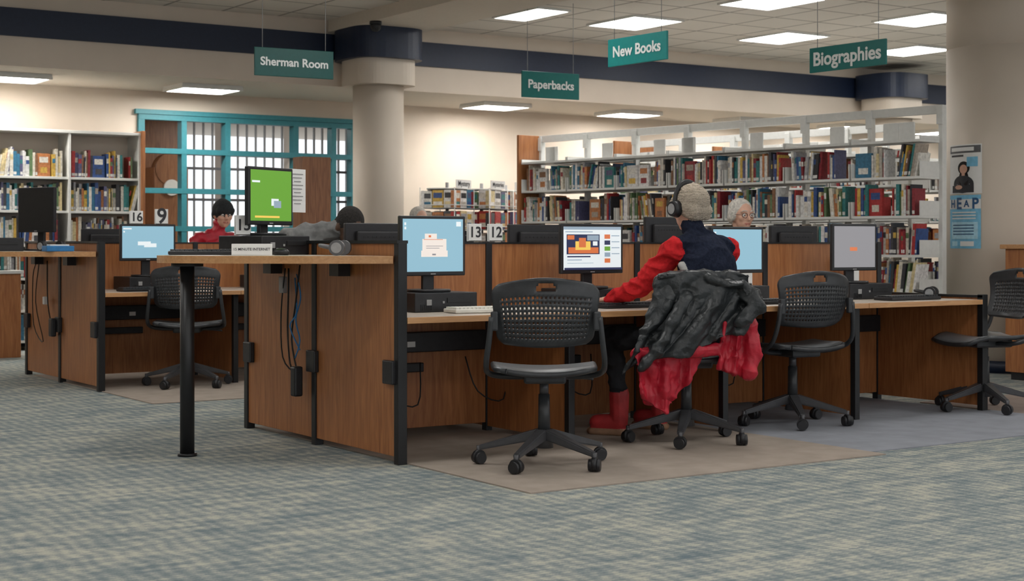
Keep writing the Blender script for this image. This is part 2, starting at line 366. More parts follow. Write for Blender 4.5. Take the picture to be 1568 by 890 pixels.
# ---------------------------------------------------------------- desk rows
E=[3.66,4.73,5.80,6.85,7.90]
def desk_row(v0):
    m=MB(); vf=v0; vs=v0+.89; vb=v0+1.76
    for a,b in ((vf+.02,vs-.02),(vs+.02,vb-.02)): m.b2(3.645,3.675,a,b,.035,1.065,WOOD,.003)
    m.b2(3.63,3.69,vf-.02,vb+.02,1.065,1.08,BLKM)
    for v in (vf,vs,vb): m.b2(3.635,3.685,v-.022,v+.022,0,1.07,BLKM,.003)
    for v,dv in ((vf+.055,0),(vs+.0,0),(vb-.055,0)): m.b2(3.615,3.645,v-.05,v+.05,.385,.50,BLK,.006)
    for a,b in ((vf+.02,vs-.02),(vs+.02,vb-.02)): m.b2(7.885,7.915,a,b,.035,.72,WOOD,.003)
    for v in (vf,vb): m.b2(7.875,7.925,v-.022,v+.022,0,.74,BLKM,.003)
    m.b2(7.875,7.925,vf-.02,vb+.02,.72,.735,BLKM)
    for i in range(4):
        m.b2(E[i]+.02,E[i+1]-.02,vs-.015,vs+.015,.05,1.065,WOOD,.002)
        m.b2(E[i]+.02,E[i+1]-.02,vs-.02,vs+.02,1.062,1.072,BLKM)
        for sgn in (-1,1):
            m.b2(E[i]+.05,E[i+1]-.05,min(vs+sgn*.02,vs+sgn*.08),max(vs+sgn*.02,vs+sgn*.08),.47,.58,BLK,.005)
            m.b2(E[i]+.3,E[i]+.62,min(vs+sgn*.02,vs+sgn*.06),max(vs+sgn*.02,vs+sgn*.06),.36,.41,BLK,.005)
            m.b2(E[i]+.5,E[i]+.55,min(vs+sgn*.08,vs+sgn*.085),max(vs+sgn*.08,vs+sgn*.085),.50,.53,PAPER)
    for i in range(1,5): m.b2(E[i]-.02,E[i]+.02,vs-.024,vs+.024,0,1.075,BLKM,.003)
    for i in range(1,4):
        for a,b,p in ((vf+.10,vs-.02,vf+.09),(vs+.02,vb-.10,vb-.09)):
            m.b2(E[i]-.013,E[i]+.013,a,b,.03,.678,WOOD,.002); m.b2(E[i]-.02,E[i]+.02,p-.02,p+.02,0,.678,BLKM,.003)
    for i in range(4):
        for a,b,fr in ((vf-.02,vs-.016,vf-.02),(vs+.016,vb+.02,vb+.02)):
            a2=E[i]+(.026 if i==0 else .002); b2=E[i+1]-(.026 if i==3 else .002)
            m.b2(a2,b2,a,b,.680,.708,TOP,.003)
            m.b2(a2,b2,min(fr-.004,fr+.004),max(fr-.004,fr+.004),.678,.7085,WOODT,.002)
    return m.obj('computer_desk_row')
desk_row(6.444); desk_row(10.78)
def high_table(dv):
    P=[(3.628,6.46)]
    for p in [(3.3,6.66),(3.0,6.92)]: P.append(p)
    for k in range(9):
        a=math.radians(215-k*10); P.append((3.01+.22*math.cos(a),7.30+.24*math.sin(a)*1.3))
    P+= [(3.05,7.80),(3.3,8.02),(3.628,8.19)]
    m=MB(); m.prism([(x,y+dv) for x,y in P[::1]],.968,1.005,WOODT,TOP)
    m.cyl((2.92,7.3+dv,.0),(2.92,7.3+dv,.965),.036,BLKM,seg=24); m.cyl((2.92,7.3+dv,0),(2.92,7.3+dv,.015),.048,BLKM,seg=24)
    m.cyl((2.92,7.3+dv,.95),(2.92,7.3+dv,.968),.08,BLKM,seg=24)
    m.b2(3.56,3.628,6.9+dv,7.0+dv,.90,.968,BLKM); m.b2(3.56,3.628,7.7+dv,7.8+dv,.90,.968,BLKM)
    m.obj('standing_height_table')
high_table(0); high_table(4.336)

def cables(v,side=3.60):
    m=MB()
    m.tube([(side,v+.16,.93),(side-.01,v+.14,.8),(side,v+.17,.6),(side-.01,v+.12,.42),(side,v+.07,.36)],.005,CABB)
    m.tube([(side,v+.02,.95),(side-.02,v+.03,.75),(side-.01,v+.10,.55),(side,v+.05,.37)],.005,CABB)
    m.tube([(side,v+.06,.90),(side-.02,v-.03,.78),(side-.01,v+.05,.66),(side-.02,v-.02,.55),(side,v+.08,.45)],.004,CABL)
    m.tube([(side,v+.08,.88),(side-.02,v+.02,.70),(side-.02,v+.10,.62),(side-.01,v+.0,.50)],.004,CABL)
    m.tube([(side,v+.2,.93),(side-.01,v+.23,.70),(side-.02,v+.19,.45),(side,v+.08,.37)],.004,CABB)
    m.box((side-.01,v+.04,.33),(.05,.06,.16),BLK,.01); m.box((side+.005,v+.24,.84),(.03,.05,.09),MESHG,.005)
    m.obj('hanging_power_cables')
cables(7.40); 
m=MB(); s_=3.60
m.tube([(s_,12.05,.93),(s_,12.15,.6),(s_,11.95,.30),(s_,12.2,.42),(s_,12.22,.8),(s_,12.1,.93)],.004,CABB)
m.tube([(s_,11.85,.93),(s_-.01,11.8,.6),(s_,11.72,.42)],.005,CABB); m.box((s_,11.72,.42),(.04,.08,.14),BLK,.01); m.box((s_,11.9,.62),(.03,.05,.06),PAPER,.005)
m.obj('hanging_power_cables')
m=MB()
for u in (3.95,4.5,5.1,6.2): m.tube([(u,7.2,.44),(u+.05,7.15,.25),(u+.2,7.12,.2),(u+.25,7.18,.42)],.004,CABB)
m.tube([(6.12,7.05,.5),(6.1,6.98,.3),(6.15,6.95,.2),(6.22,7.0,.35),(6.13,7.05,.48)],.004,CABY)
m.obj('underdesk_cables')

# ---------------------------------------------------------------- computers
def monitor(loc,rz,w,h,scr,content=(),zb=.25,paper=False):
    m=MB(); y=0
    m.box((0,y,zb+h/2),(w,.028,h),BLK,.006); m.box((0,y+.025,zb+h/2),(w*.72,.035,h*.7),BLK,.014)
    m.box((0,.045,zb*.5+.03),(.07,.025,zb+.10),BLK,.006)
    m.cyl((0,.03,.0),(0,.03,.014),.115,BLK,seg=32)
    b=.016; sx0,sx1,sz0,sz1=-w/2+b,w/2-b,zb+b+.006,zb+h-b
    def q(a0,b0,a1,b1,mt,dy):
        X0=sx0+(sx1-sx0)*a0; X1=sx0+(sx1-sx0)*a1; Z0=sz0+(sz1-sz0)*b0; Z1=sz0+(sz1-sz0)*b1
        m.quad([(X0,-.0148-dy,Z0),(X1,-.0148-dy,Z0),(X1,-.0148-dy,Z1),(X0,-.0148-dy,Z1)],mt)
    q(0,0,1,1,scr,0)
    for i,c in enumerate(content): q(*c[:4],c[4],.0004*(i+1))
    m.box((0,-.015,zb+.010),(.03,.001,.006),MESHG)
    for k in range(9): m.box((-w*.25+k*w*.0625,.044,zb+h*.72),(w*.04,.002,.006),BLKM)
    if paper:
        m.box((w/2+.055,.0,zb+h*.62),(.15,.003,.235),PAPER,0)
        for k in range(9): m.box((w/2+.055,-.003,zb+h*.62+.09-k*.02),(.10-.02*(k%3),.001,.005),MESHG)
    return m.obj('computer_monitor',loc,rz)
def pc(loc,rz=0,w=.38,h=.10,d=.36):
    m=MB(); m.box((0,0,h/2),(w,d,h),BLK,.005); m.box((w*.2,-d/2-.002,h*.6),(w*.38,.006,h*.25),BLKM,.001)
    m.box((-w*.28,-d/2-.002,h*.5),(.03,.005,.03),MESHG,.001); m.box((-w*.05,-d/2-.003,h*.5),(.012,.004,.012),MESHG,.001)
    for k in range(6): m.box((-w*.4+k*.012,-d/2-.001,h*.25),(.005,.004,h*.3),BLKM)
    return m.obj('desktop_computer',loc,rz)
def keyboard(loc,rz=0,mt=BLK,km=None):
    m=MB(); km=km or CHP; m.box((0,0,.011),(.45,.155,.020),mt,.005)
    for r in range(5):
        for c in range(19): 
            if c in (14,): continue
            m.box((-.205+c*.0228,.055-r*.026,.025),(.019,.021,.010),km,.002)
    return m.obj('computer_keyboard',loc,rz)
def mouse(loc,rz=0):
    m=MB(); m.sph((0,0,.012),(.03,.055,.024),BLK); m.cyl((0,.03,.03),(0,.03,.036),.006,CHG,seg=10); m.obj('computer_mouse',loc,rz)
def headset(loc,rz=0,mt=BLK,up=False,r=.085,name='headphones'):
    m=MB()
    if up:
        m.tube([(r*math.cos(a),0,r*1.15*math.sin(a)) for a in [math.pi*k/14 for k in range(15)]],.010,mt,flat=1.6,sub=1)
        for sx in (-1,1): m.cyl((sx*(r-.012),0,-.015),(sx*(r+.028),0,-.015),.044,mt,.036,seg=24); m.cyl((sx*(r-.018),0,-.015),(sx*(r-.008),0,-.015),.040,CHG,seg=24); m.cyl((sx*(r+.028),0,-.015),(sx*(r+.031),0,-.015),.026,MESHG,seg=24)
    else:
        m.tube([(r*math.cos(a),r*1.2*math.sin(a),.03+.02*math.sin(a)) for a in [math.pi*k/14 for k in range(15)]],.009,mt,sub=1)
        for sx in (-1,1): m.cyl((sx*(r-.02),0,.038),(sx*(r+.02),0,.038),.038,mt,seg=24); m.cyl((sx*(r+.02),0,.038),(sx*(r+.023),0,.038),.026,MESHG,seg=24)
    return m.obj(name,loc,rz)
dlg=[(.32,.36,.72,.62,S_DIA),(.36,.60,.56,.72,S_DIA),(.30,.28,.74,.40,S_DIA),(.34,.605,.66,.615,S_OR),(.38,.48,.66,.49,S_GREY),(.38,.44,.60,.45,S_GREY),(.48,.31,.54,.34,S_GREY),(.42,.65,.46,.69,S_OR),(.88,.86,.96,.95,S_WHITE),(.02,.88,.05,.93,S_WHITE),(.02,.80,.05,.85,S_WHITE)]
web=[(0,.93,1,1,S_BAR),(.03,.87,.5,.89,S_BAR),(.05,.36,.62,.82,S_NAVY),(.08,.38,.60,.52,S_OR),(.20,.46,.46,.66,S_YEL),(.26,.52,.38,.74,S_OR),(.50,.56,.58,.66,S_WHITE),(.06,.70,.18,.80,S_OR),(.40,.68,.60,.80,S_BAR),
     (.70,.72,.80,.82,S_OR),(.70,.58,.80,.68,S_NAVY),(.70,.44,.80,.54,S_GREEN),(.70,.30,.80,.40,S_BAR),(.70,.16,.80,.26,S_OR),(.82,.78,.96,.80,S_BAR),(.82,.64,.96,.66,S_BAR),(.82,.50,.96,.52,S_BAR),(.82,.36,.96,.38,S_BAR),
     (.05,.29,.45,.32,S_NAVY),(.05,.22,.30,.24,S_BAR),(.05,.15,.50,.16,S_BAR),(0,0,1,.05,S_NAVY)]
small=[(.30,.40,.55,.52,S_WHITE),(.42,.34,.66,.46,S_WHITE),(.02,.90,.18,.94,S_WHITE),(.02,.80,.05,.85,S_WHITE)]
DK=.709
pc((4.16,7.02,DK)); monitor((4.136,6.95,DK+.101),0,.40,.315,S_BLUE,dlg,zb=.085)
keyboard((4.32,6.68,DK),-.12,KEYW,KEYW)
pc((5.22,7.05,DK)); monitor((5.18,6.95,DK+.101),0,.435,.28,S_WHITE,web,zb=.085); keyboard((5.3,6.74,DK),0); mouse((5.0,6.72,DK),.2)
pc((6.28,7.05,DK)); monitor((6.27,6.95,DK+.101),0,.42,.28,S_BLUE,[(.02,.9,.06,.94,S_WHITE)],zb=.075); keyboard((6.2,6.68,DK))
pc((7.35,7.05,DK)); monitor((7.27,6.95,DK+.101),-.12,.36,.30,S_GREY,[(.38,.40,.56,.49,S_OR)],zb=.08); keyboard((7.45,6.66,DK)); headset((7.76,6.74,DK),.6)
for u,zt,h in ((4.24,1.18,.28),(5.35,1.18,.28),(6.36,1.235,.30),(7.49,1.185,.28)):
    pc((u,7.62,DK),math.pi); monitor((u,7.72,DK+.101),math.pi,.44 if h<.29 else .36,h,S_BLUE,small,zb=zt-h-DK-.101)
pc((4.22,11.4,DK)); monitor((4.20,11.3,DK+.101),0,.44,.28,S_BLUE,small,zb=.12); keyboard((4.1,11.0,DK)); mouse((4.4,11.0,DK))
for u in (5.27,): pc((u,11.4,DK)); monitor((u,11.3,DK+.101),0,.44,.28,S_BLUE,small,zb=.05)
for u in (4.15,6.3,7.4): pc((u,11.95,DK),math.pi); monitor((u,12.05,DK+.101),math.pi,.44,.27,S_BLUE,small,zb=.10)
HT=1.006
pc((3.44,7.52,HT),.30,.34,.10,.34)
monitor((3.44,7.46,HT+.101),.48,.38,.305,S_GREEN,[(.50,.30,.68,.44,S_WHITE),(.56,.26,.74,.40,S_BAR),(.1,.06,.7,.10,S_YEL),(.03,.75,.22,.79,S_WHITE)],zb=.055,paper=True)
keyboard((3.10,7.40,HT),-.35); mouse((3.36,7.14,HT),.3); headset((3.53,6.82,HT),.9,DGREY)
pc((3.20,11.75,HT),-.25,.36,.10,.34); monitor((3.46,11.64,HT+.001),-1.15,.40,.34,BLKM,[],zb=.14); headset((3.45,11.25,HT),.4)
m=MB(); m.box((0,0,.02),(.20,.12,.04),CABL,.005); m.box((0,0,.045),(.14,.08,.01),PAPER,.002); m.obj('tissue_box',(3.42,11.0,HT))
def card(s,u,v,z,w=.075,h=.10,rz=0,mt=PAPER):
    m=MB(); m.box((0,0,h/2),(w,.004,h),mt,.001); m.box((0,.02,h/2),(w,.004,h),mt,.001); m.box((0,.01,.003),(w,.024,.004),mt); o=m.obj('number_card',(u,v,z),rz)
    text(s,w*.75,(0,-.003,h*.5),0,INK,'digits',o,.02)
card('12',4.78,7.32,1.076,.09); card('13',4.64,7.32,1.076,.085); card('9',4.31,11.29,1.211,.10,.115); card('16',4.11,11.29,1.211,.10,.10); card('15',3.285,7.44,HT+.101,.085,.105,.0)
m=MB(); m.box((0,0,.03),(.20,.01,.055),PAPER,.002); m.box((0,.02,.03),(.20,.005,.055),PAPER,.002); m.box((0,.01,.003),(.2,.03,.004),PAPER); o=m.obj('desk_sign',(3.18,7.10,HT),-.5); text('15 MINUTE INTERNET',.18,(0,-.007,.03),0,INK,'lettering',o,.01)
m=MB(); m.box((0,0,.15),(.11,.003,.22),PAPER,0); m.box((0,.0,.02),(.11,.05,.04),PAPER,.004); m.obj('notice_card',(7.55,7.22,1.0-.291))
m=MB(); m.box((0,0,.19),(.09,.003,.22),PAPER,0); m.box((0,.0,.04),(.09,.05,.08),PAPER,.004); m.obj('notice_card',(6.54,7.15,DK))

# ---------------------------------------------------------------- office chairs
def chair_mesh():
    m=MB()
    NU,NV=49,27
    def back(s,t):
        x=2*s-1; w=.222+.038*t
        if t>.78: w*=1-.16*((t-.78)/.22)**2.5
        if t<.15: w*=1-.14*((.15-t)/.15)**2
        z=.575+.325*t-.028*x*x*t+.012*x*x*(1-t)
        y=-.215-.055*t+.05*math.sin(math.pi*min(1,t*1.1))*-.5+.065*x*x
        return (w*x,y,z)
    def skip(i,j):
        if 22<=j<=23 and 20<=i<=28: return True
        if j==24 and 21<=i<=27: return True
        if 3<=j<=19 and 4<=i<=44 and i%2==0 and j%2==1: return True
        return False
    m.grid(back,NU,NV,CHP,skip,thick=.012)
    def seat(s,t):
        x=2*s-1; yy=-.23+.47*t; w=.245*(1-.08*(1-t)**2)*(1-.12*max(0,(t-.8)/.2)**2)
        if t<.12: w*=1-.2*((.12-t)/.12)**2
        z=.478+.018*x*x-.012*math.sin(math.pi*t)-.045*max(0,(t-.72)/.28)**2-.015*max(0,(.2-t)/.2)
        return (w*x,yy,z)
    m.grid(seat,24,24,CHG,None,thick=.022)
    pts=[seat(a,0) for a in np.linspace(0,1,9)]+[seat(1,b) for b in np.linspace(.12,1,8)]+[seat(a,1) for a in np.linspace(.9,0,9)]+[seat(0,b) for b in np.linspace(.9,0,8)]
    m.tube([(x,y,z-.014) for x,y,z in pts],.014,CHP,sub=1)
    for sx in (-1,1):
        m.tube([(sx*.08,-.02,.425),(sx*.20,-.05,.43),(sx*.266,-.10,.45),(sx*.276,-.19,.50),(sx*.264,-.225,.60),(sx*.250,-.232,.72)],.014,CHP)
        m.box((sx*.238,-.225,.70),(.035,.03,.09),CHP,.008)
    m.box((0,-.01,.425),(.20,.26,.05),CHP,.012); m.box((0,.0,.452),(.30,.14,.02),CHP,.005)
    m.tube([(.08,.05,.415),(.20,.06,.41),(.24,.06,.405)],.006,CHP)
    m.cyl((0,0,.33),(0,0,.41),.022,CHF); m.cyl((0,0,.14),(0,0,.34),.030,CHP,.027); m.cyl((0,0,.085),(0,0,.17),.045,CHF,.036,seg=24)
    for k in range(5):
        a=math.radians(90+72*k+10); c,s=math.cos(a),math.sin(a)
        R=Matrix.Rotation(a,4,'Z')
        t=bmesh.new(); bmesh.ops.create_cube(t,size=1)
        for v in t.verts:
            out=v.co.x>0; hw=.017 if out else .030; hh=.012 if out else .026
            v.co=Vector((.315 if out else .03,math.copysign(hw,v.co.y),(.080 if out else .150)+math.copysign(hh,v.co.z)))
        bmesh.ops.bevel(t,geom=t.edges[:],offset=.006,segments=2,affect='EDGES'); m.merge(t,CHF,False,R)
        px,py=.315*c,.315*s
        m.cyl((px,py,.05),(px,py,.09),.012,CHF,seg=12)
        b=a+.7*k; tx,ty=-math.sin(b),math.cos(b)
        for q in (-1,1): m.cyl((px+tx*q*.006,py+ty*q*.006,.031),(px+tx*q*.028,py+ty*q*.028,.031),.030,BLK,.027,seg=20)
        m.cyl((px-tx*.012,py-ty*.012,.036),(px+tx*.012,py+ty*.012,.036),.033,BLK,seg=20)
    return m.mesh('office_chair')
CM=chair_mesh()
def chair(u,v,deg): return place(CM,'office_chair',(u,v,.006),math.radians(deg))
chair(4.20,6.01,-33); C2=chair(5.33,6.30,-20); chair(6.36,6.56,-8); chair(7.93,6.45,72); chair(4.33,10.80,-28)
chair(7.64,8.62,180); chair(4.22,8.62,180); chair(5.40,12.85,180); chair(7.38,12.85,180)

# ---------------------------------------------------------------- figures
def ico(sub=2):
    t=bmesh.new(); bmesh.ops.create_icosphere(t,subdivisions=sub,radius=1); return t
def fig_mesh(name,prims,voxel=.007,smooth=4,disp=0,dscale=.12,extra=None,wrinkle=None):
    bm=bmesh.new()
    def addpts(pts):
        t=bmesh.new(); vs=[t.verts.new(p) for p in pts]
        r=bmesh.ops.convex_hull(t,input=vs)
        for v in [v for v in t.verts if not v.link_faces]: t.verts.remove(v)
        vm={v:bm.verts.new(v.co) for v in t.verts}
        for f in t.faces: bm.faces.new([vm[v] for v in f.verts])
        t.free()
    T=ico(2); dirs=[v.co.copy() for v in T.verts]; T.free(); T=ico(3); dirs3=[v.co.copy() for v in T.verts]; T.free()
    for p in prims:
        if p[0]=='c': addpts([Vector(p[1])+d*p[2] for d in dirs]+[Vector(p[3])+d*p[4] for d in dirs])
        else:
            R=p[3] or Matrix.Identity(3); addpts([Vector(p[1])+R@Vector((d.x*p[2][0],d.y*p[2][1],d.z*p[2][2])) for d in dirs3])
    if extra:
        vm={v:bm.verts.new(v.co) for v in extra.verts}
        for f in extra.faces: bm.faces.new([vm[v] for v in f.verts])
        extra.free()
    me=bpy.data.meshes.new('tmp'); bm.to_mesh(me); bm.free()
    o=bpy.data.objects.new('tmp',me); COL.objects.link(o)
    rm=o.modifiers.new('r','REMESH'); rm.mode='VOXEL'; rm.voxel_size=voxel
    sm=o.modifiers.new('s','SMOOTH'); sm.factor=.5; sm.iterations=smooth
    if disp:
        tx=bpy.data.textures.new('folds','CLOUDS'); tx.noise_scale=dscale; tx.noise_depth=2
        dm=o.modifiers.new('d','DISPLACE'); dm.texture=tx; dm.strength=disp; dm.mid_level=.5; dm.texture_coords='LOCAL'
    dg=bpy.context.evaluated_depsgraph_get(); r=bpy.data.meshes.new_from_object(o.evaluated_get(dg)); r.name=name
    bpy.data.objects.remove(o); 
    n=len(r.polygons); C=np.empty(n*3); r.polygons.foreach_get('center',C); C=C.reshape(-1,3)
    mats=[]; best=np.full(n,1e9); idx=np.zeros(n,int)
    for p in prims:
        mt=p[-1]
        if mt not in mats: mats.append(mt)
        if p[0]=='c':
            a=np.array(p[1],float);b=np.array(p[3],float);ab=b-a;L=max(ab@ab,1e-9); t=np.clip(((C-a)@ab)/L,0,1)
            d=np.linalg.norm(C-(a+t[:,None]*ab),axis=1)-(p[2]+(p[4]-p[2])*t)
        else:
            R=np.array(p[3]) if p[3] else np.eye(3); q=(C-np.array(p[1]))@R; rr=np.array(p[2]); k=np.linalg.norm(q/rr,axis=1); g=np.linalg.norm(q/(rr*rr),axis=1)
            d=k*(k-1)/np.maximum(g,1e-6)
        w=d<best; best[w]=d[w]; idx[w]=mats.index(mt)
    r.materials.clear()
    for mt in mats: r.materials.append(mt)
    r.polygons.foreach_set('material_index',idx.astype(np.int32)); r.polygons.foreach_set('use_smooth',[True]*n)
    if wrinkle:
        amp={}
        for p in r.polygons:
            a=wrinkle.get(mats[p.material_index])
            for vi in p.vertices:
                if a is None: amp[vi]=None
                elif vi not in amp: amp[vi]=a
        nr=[v.normal.copy() for v in r.vertices]
        for vi,a in amp.items():
            if a is None: continue
            A,sx,sz=a; v=r.vertices[vi]; q=v.co
            w_=noise.noise(Vector((q.x*sx,q.y*sx,q.z*sz)))*2; ridge=1-abs(w_)*1.6
            v.co=q+nr[vi]*A*(max(-.6,ridge)-.35)
    r.update()
    return r
def hand(wrist,d,n,side,mt,curl=.5,sc=1.0):
    w=Vector(wrist); d=Vector(d).normalized(); n=Vector(n); n=(n-d*n.dot(d)).normalized(); lat=d.cross(n)*side
    R=Matrix((lat,d,n)).transposed(); P=[]
    P.append(('e',w+d*.048*sc,(.040*sc,.052*sc,.016*sc),R,mt)); P.append(('c',w,.024*sc,w+d*.04*sc,.020*sc,mt))
    for k,(off,L) in enumerate(((.030,.072),(.010,.082),(-.011,.076),(-.030,.058))):
        p=w+d*.085*sc+lat*off*sc; q=d+lat*off*2.5; q.normalize()
        for s,f in enumerate((.42,.33,.25)):
            ang=curl*(.35+s*.5); dd=(q*math.cos(ang)-n*math.sin(ang)).normalized(); e=p+dd*L*f*sc
            P.append(('c',p,(.0095-.0008*s)*sc,e,(.0088-.0008*s)*sc,mt)); p=e
    p=w+d*.022*sc+lat*.032*sc; e=p+(d*.6+lat*.8-n*.15).normalized()*.035*sc; f=e+(d*.95+lat*.25-n*.2).normalized()*.03*sc
    P+= [('c',p,.013*sc,e,.011*sc,mt),('c',e,.0105*sc,f,.009*sc,mt)]
    return P
def head_prims(c,yaw,pitch,skin,hair,style):
    M=Matrix.Rotation(yaw,3,'Z')@Matrix.Rotation(pitch,3,'X'); c=Vector(c); P=[]
    def e(o,r,mt,R=None): P.append(('e',c+M@Vector(o),r,M@R if R else M.copy(),mt))
    def cc(a,r1,b,r2,mt): P.append(('c',c+M@Vector(a),r1,c+M@Vector(b),r2,mt))
    e((0,-.005,.02),(.074,.093,.093),skin); e((0,.035,-.045),(.056,.060,.062),skin); e((0,.065,-.085),(.026,.024,.022),skin)
    cc((0,.090,.010),.008,(0,.108,-.022),.014,skin); cc((-.012,.096,-.026),.008,(.012,.096,-.026),.008,skin)
    cc((-.045,.078,.028),.010,(.045,.078,.028),.010,skin); e((-.038,.065,-.02),(.024,.026,.022),skin); e((.038,.065,-.02),(.024,.026,.022),skin)
    cc((-.018,.088,-.053),.0065,(.018,.088,-.053),.0065,LIP); cc((-.015,.088,-.060),.006,(.015,.088,-.060),.006,LIP)
    for s in (-1,1): e((s*.076,-.005,-.008),(.010,.019,.031),skin); 
    if style in('beanie','longbeanie'):
        e((0,-.012,.042),(.093,.112,.096),hair); cc((-.05,.058,.044),.036,(.05,.058,.044),.036,hair)
        cc((-.066,.0,.02),.034,(-.052,-.062,-.005),.038,hair); cc((.066,.0,.02),.034,(.052,-.062,-.005),.038,hair); cc((-.045,-.076,-.020),.036,(.045,-.076,-.020),.036,hair); cc((0,-.03,.09),.055,(0,-.05,.075),.055,hair)
        if style=='longbeanie': cc((-.045,-.066,-.035),.034,(.045,-.066,-.035),.034,hair); cc((-.060,-.02,-.012),.030,(-.05,-.06,-.03),.034,hair); cc((.060,-.02,-.012),.030,(.05,-.06,-.03),.034,hair)
    elif style=='short':
        e((0,-.018,.035),(.082,.093,.090),hair); e((0,-.045,-.01),(.074,.065,.06),hair)
    elif style=='bob':
        e((0,-.022,.038),(.088,.096,.088),hair)
        for s in (-1,1): e((s*.076,-.014,.0),(.020,.048,.050),hair)
        e((0,-.06,-.02),(.078,.055,.060),hair)
    return P,M
def seated(name,loc,rz,top,sleeve,pants,skin,hair,style,head=(0,.08,1.285),pitch=-.1,yaw=0,lean=0,arms=None,glasses=False,voxel=.008,shp=None):
    hx,hy,hz=head
    sh=Vector(shp) if shp else Vector((lean*.8,.06+(hy-.08)*.7,1.04+(hz-1.285)*.8))
    P=[('e',(0,0,.56),(.175,.13,.10),None,pants),('c',(0,.0,.62),.135,(lean*.4,.03,.80),.14,top),('e',tuple(sh+Vector((0,-.02,-.13))),(.185,.125,.18),None,top),
       ('c',tuple(sh+Vector((-.15,0,0))),.062,tuple(sh+Vector((.15,0,0))),.062,top),('c',tuple(sh+Vector((0,0,.03))),.06,(hx,hy-.02,hz-.07 if not shp else hz),.052,skin if not shp else top),('c',tuple(sh+Vector((-.05,0,.045))),.045,tuple(sh+Vector((.05,0,.045))),.045,top)]
    for s in (-1,1):
        S0=sh+Vector((s*.175,0,-.02)); el=Vector((s*.27+lean*.5,.20,.80)); wr=Vector((s*.14+lean*.5,.40,.765))
        if arms: el,wr=Vector(arms[0 if s<0 else 1][0]),Vector(arms[0 if s<0 else 1][1])
        P+=[('c',tuple(S0),.060,tuple(el),.047,sleeve),('c',tuple(el),.046,tuple(wr),.034,sleeve)]
        P+=hand(wr+(wr-el).normalized()*.02,(wr-el)*Vector((1,1,.0)),(0,0,1),-s,skin,.35)
        hp=Vector((s*.09,0,.555)); kn=Vector((s*.12,.43,.54)); an=Vector((s*.12,.40,.11))
        P+=[('c',tuple(hp),.085,tuple(kn),.060,pants),('c',tuple(kn),.058,tuple(an),.042,pants),('c',tuple(an+Vector((0,-.02,-.055))),.045,tuple(an+Vector((0,.15,-.065))),.038,INK)]
    HP,M=head_prims(head,yaw,pitch,skin,hair,style); P+=HP
    root=bpy.data.objects.new(name,None); COL.objects.link(root); root.location=loc; root.rotation_euler=(0,0,rz)
    o=place(fig_mesh('body',P,voxel,3,wrinkle={top:(.010,9,14)}),'body',parent=root)
    f=MB(); c=Vector(head)
    for s in (-1,1):
        q=c+M@Vector((s*.030,.0805,.006)); f.sph(q,.0125,EYEW,12); f.sph(q+M@Vector((0,.0085,0)),.0062,IRIS,10); 
        f.tube([c+M@Vector((s*.014,.097,.033)),c+M@Vector((s*.032,.095,.040)),c+M@Vector((s*.050,.082,.034))],.0035,hair if 'beanie' not in style else HAIRB,sub=2)
        if glasses:
            ring=[c+M@Vector((s*.032+.023*math.cos(a),.104-.008*abs(math.cos(a)),.004+.018*math.sin(a))) for a in [2*math.pi*k/16 for k in range(17)]]
            f.tube(ring,.0025,GLS,seg=6,sub=1); f.tube([c+M@Vector((s*.055,.096,.008)),c+M@Vector((s*.082,.02,.008))],.002,GLS,seg=6,sub=1)
    f.obj('face_details',parent=root)
    return root
seated('seated_woman_with_glasses',(7.66,8.50,0),math.pi-.15,GREYJ,GREYJ,PANTS,SKIN,HAIRW,'bob',glasses=True,pitch=-.08,head=(0,.08,1.27))
seated('seated_man_in_black_beanie',(5.36,12.72,0),math.pi-.1,COATR,COATR,PANTS,SKIN,BLKK,'beanie',pitch=-.15,head=(-.03,.10,1.315),shp=(.03,.07,1.10))
seated('seated_man_leaning_forward',(4.22,8.50,0),math.pi+.1,GREYJ,GREYJ,PANTS,SKIND,HAIRB,'short',head=(-.10,.24,1.165),pitch=-.75,lean=.06,arms=(((-.26,.28,.80),(-.08,.42,.76)),((.34,.24,.82),(.12,.42,.765))),shp=(.08,.08,1.10))
seated('seated_person_with_grey_hair',(7.38,12.72,0),math.pi,GREYJ,GREYJ,PANTS,SKIN,HAIRW,'short',head=(0,.08,1.29))

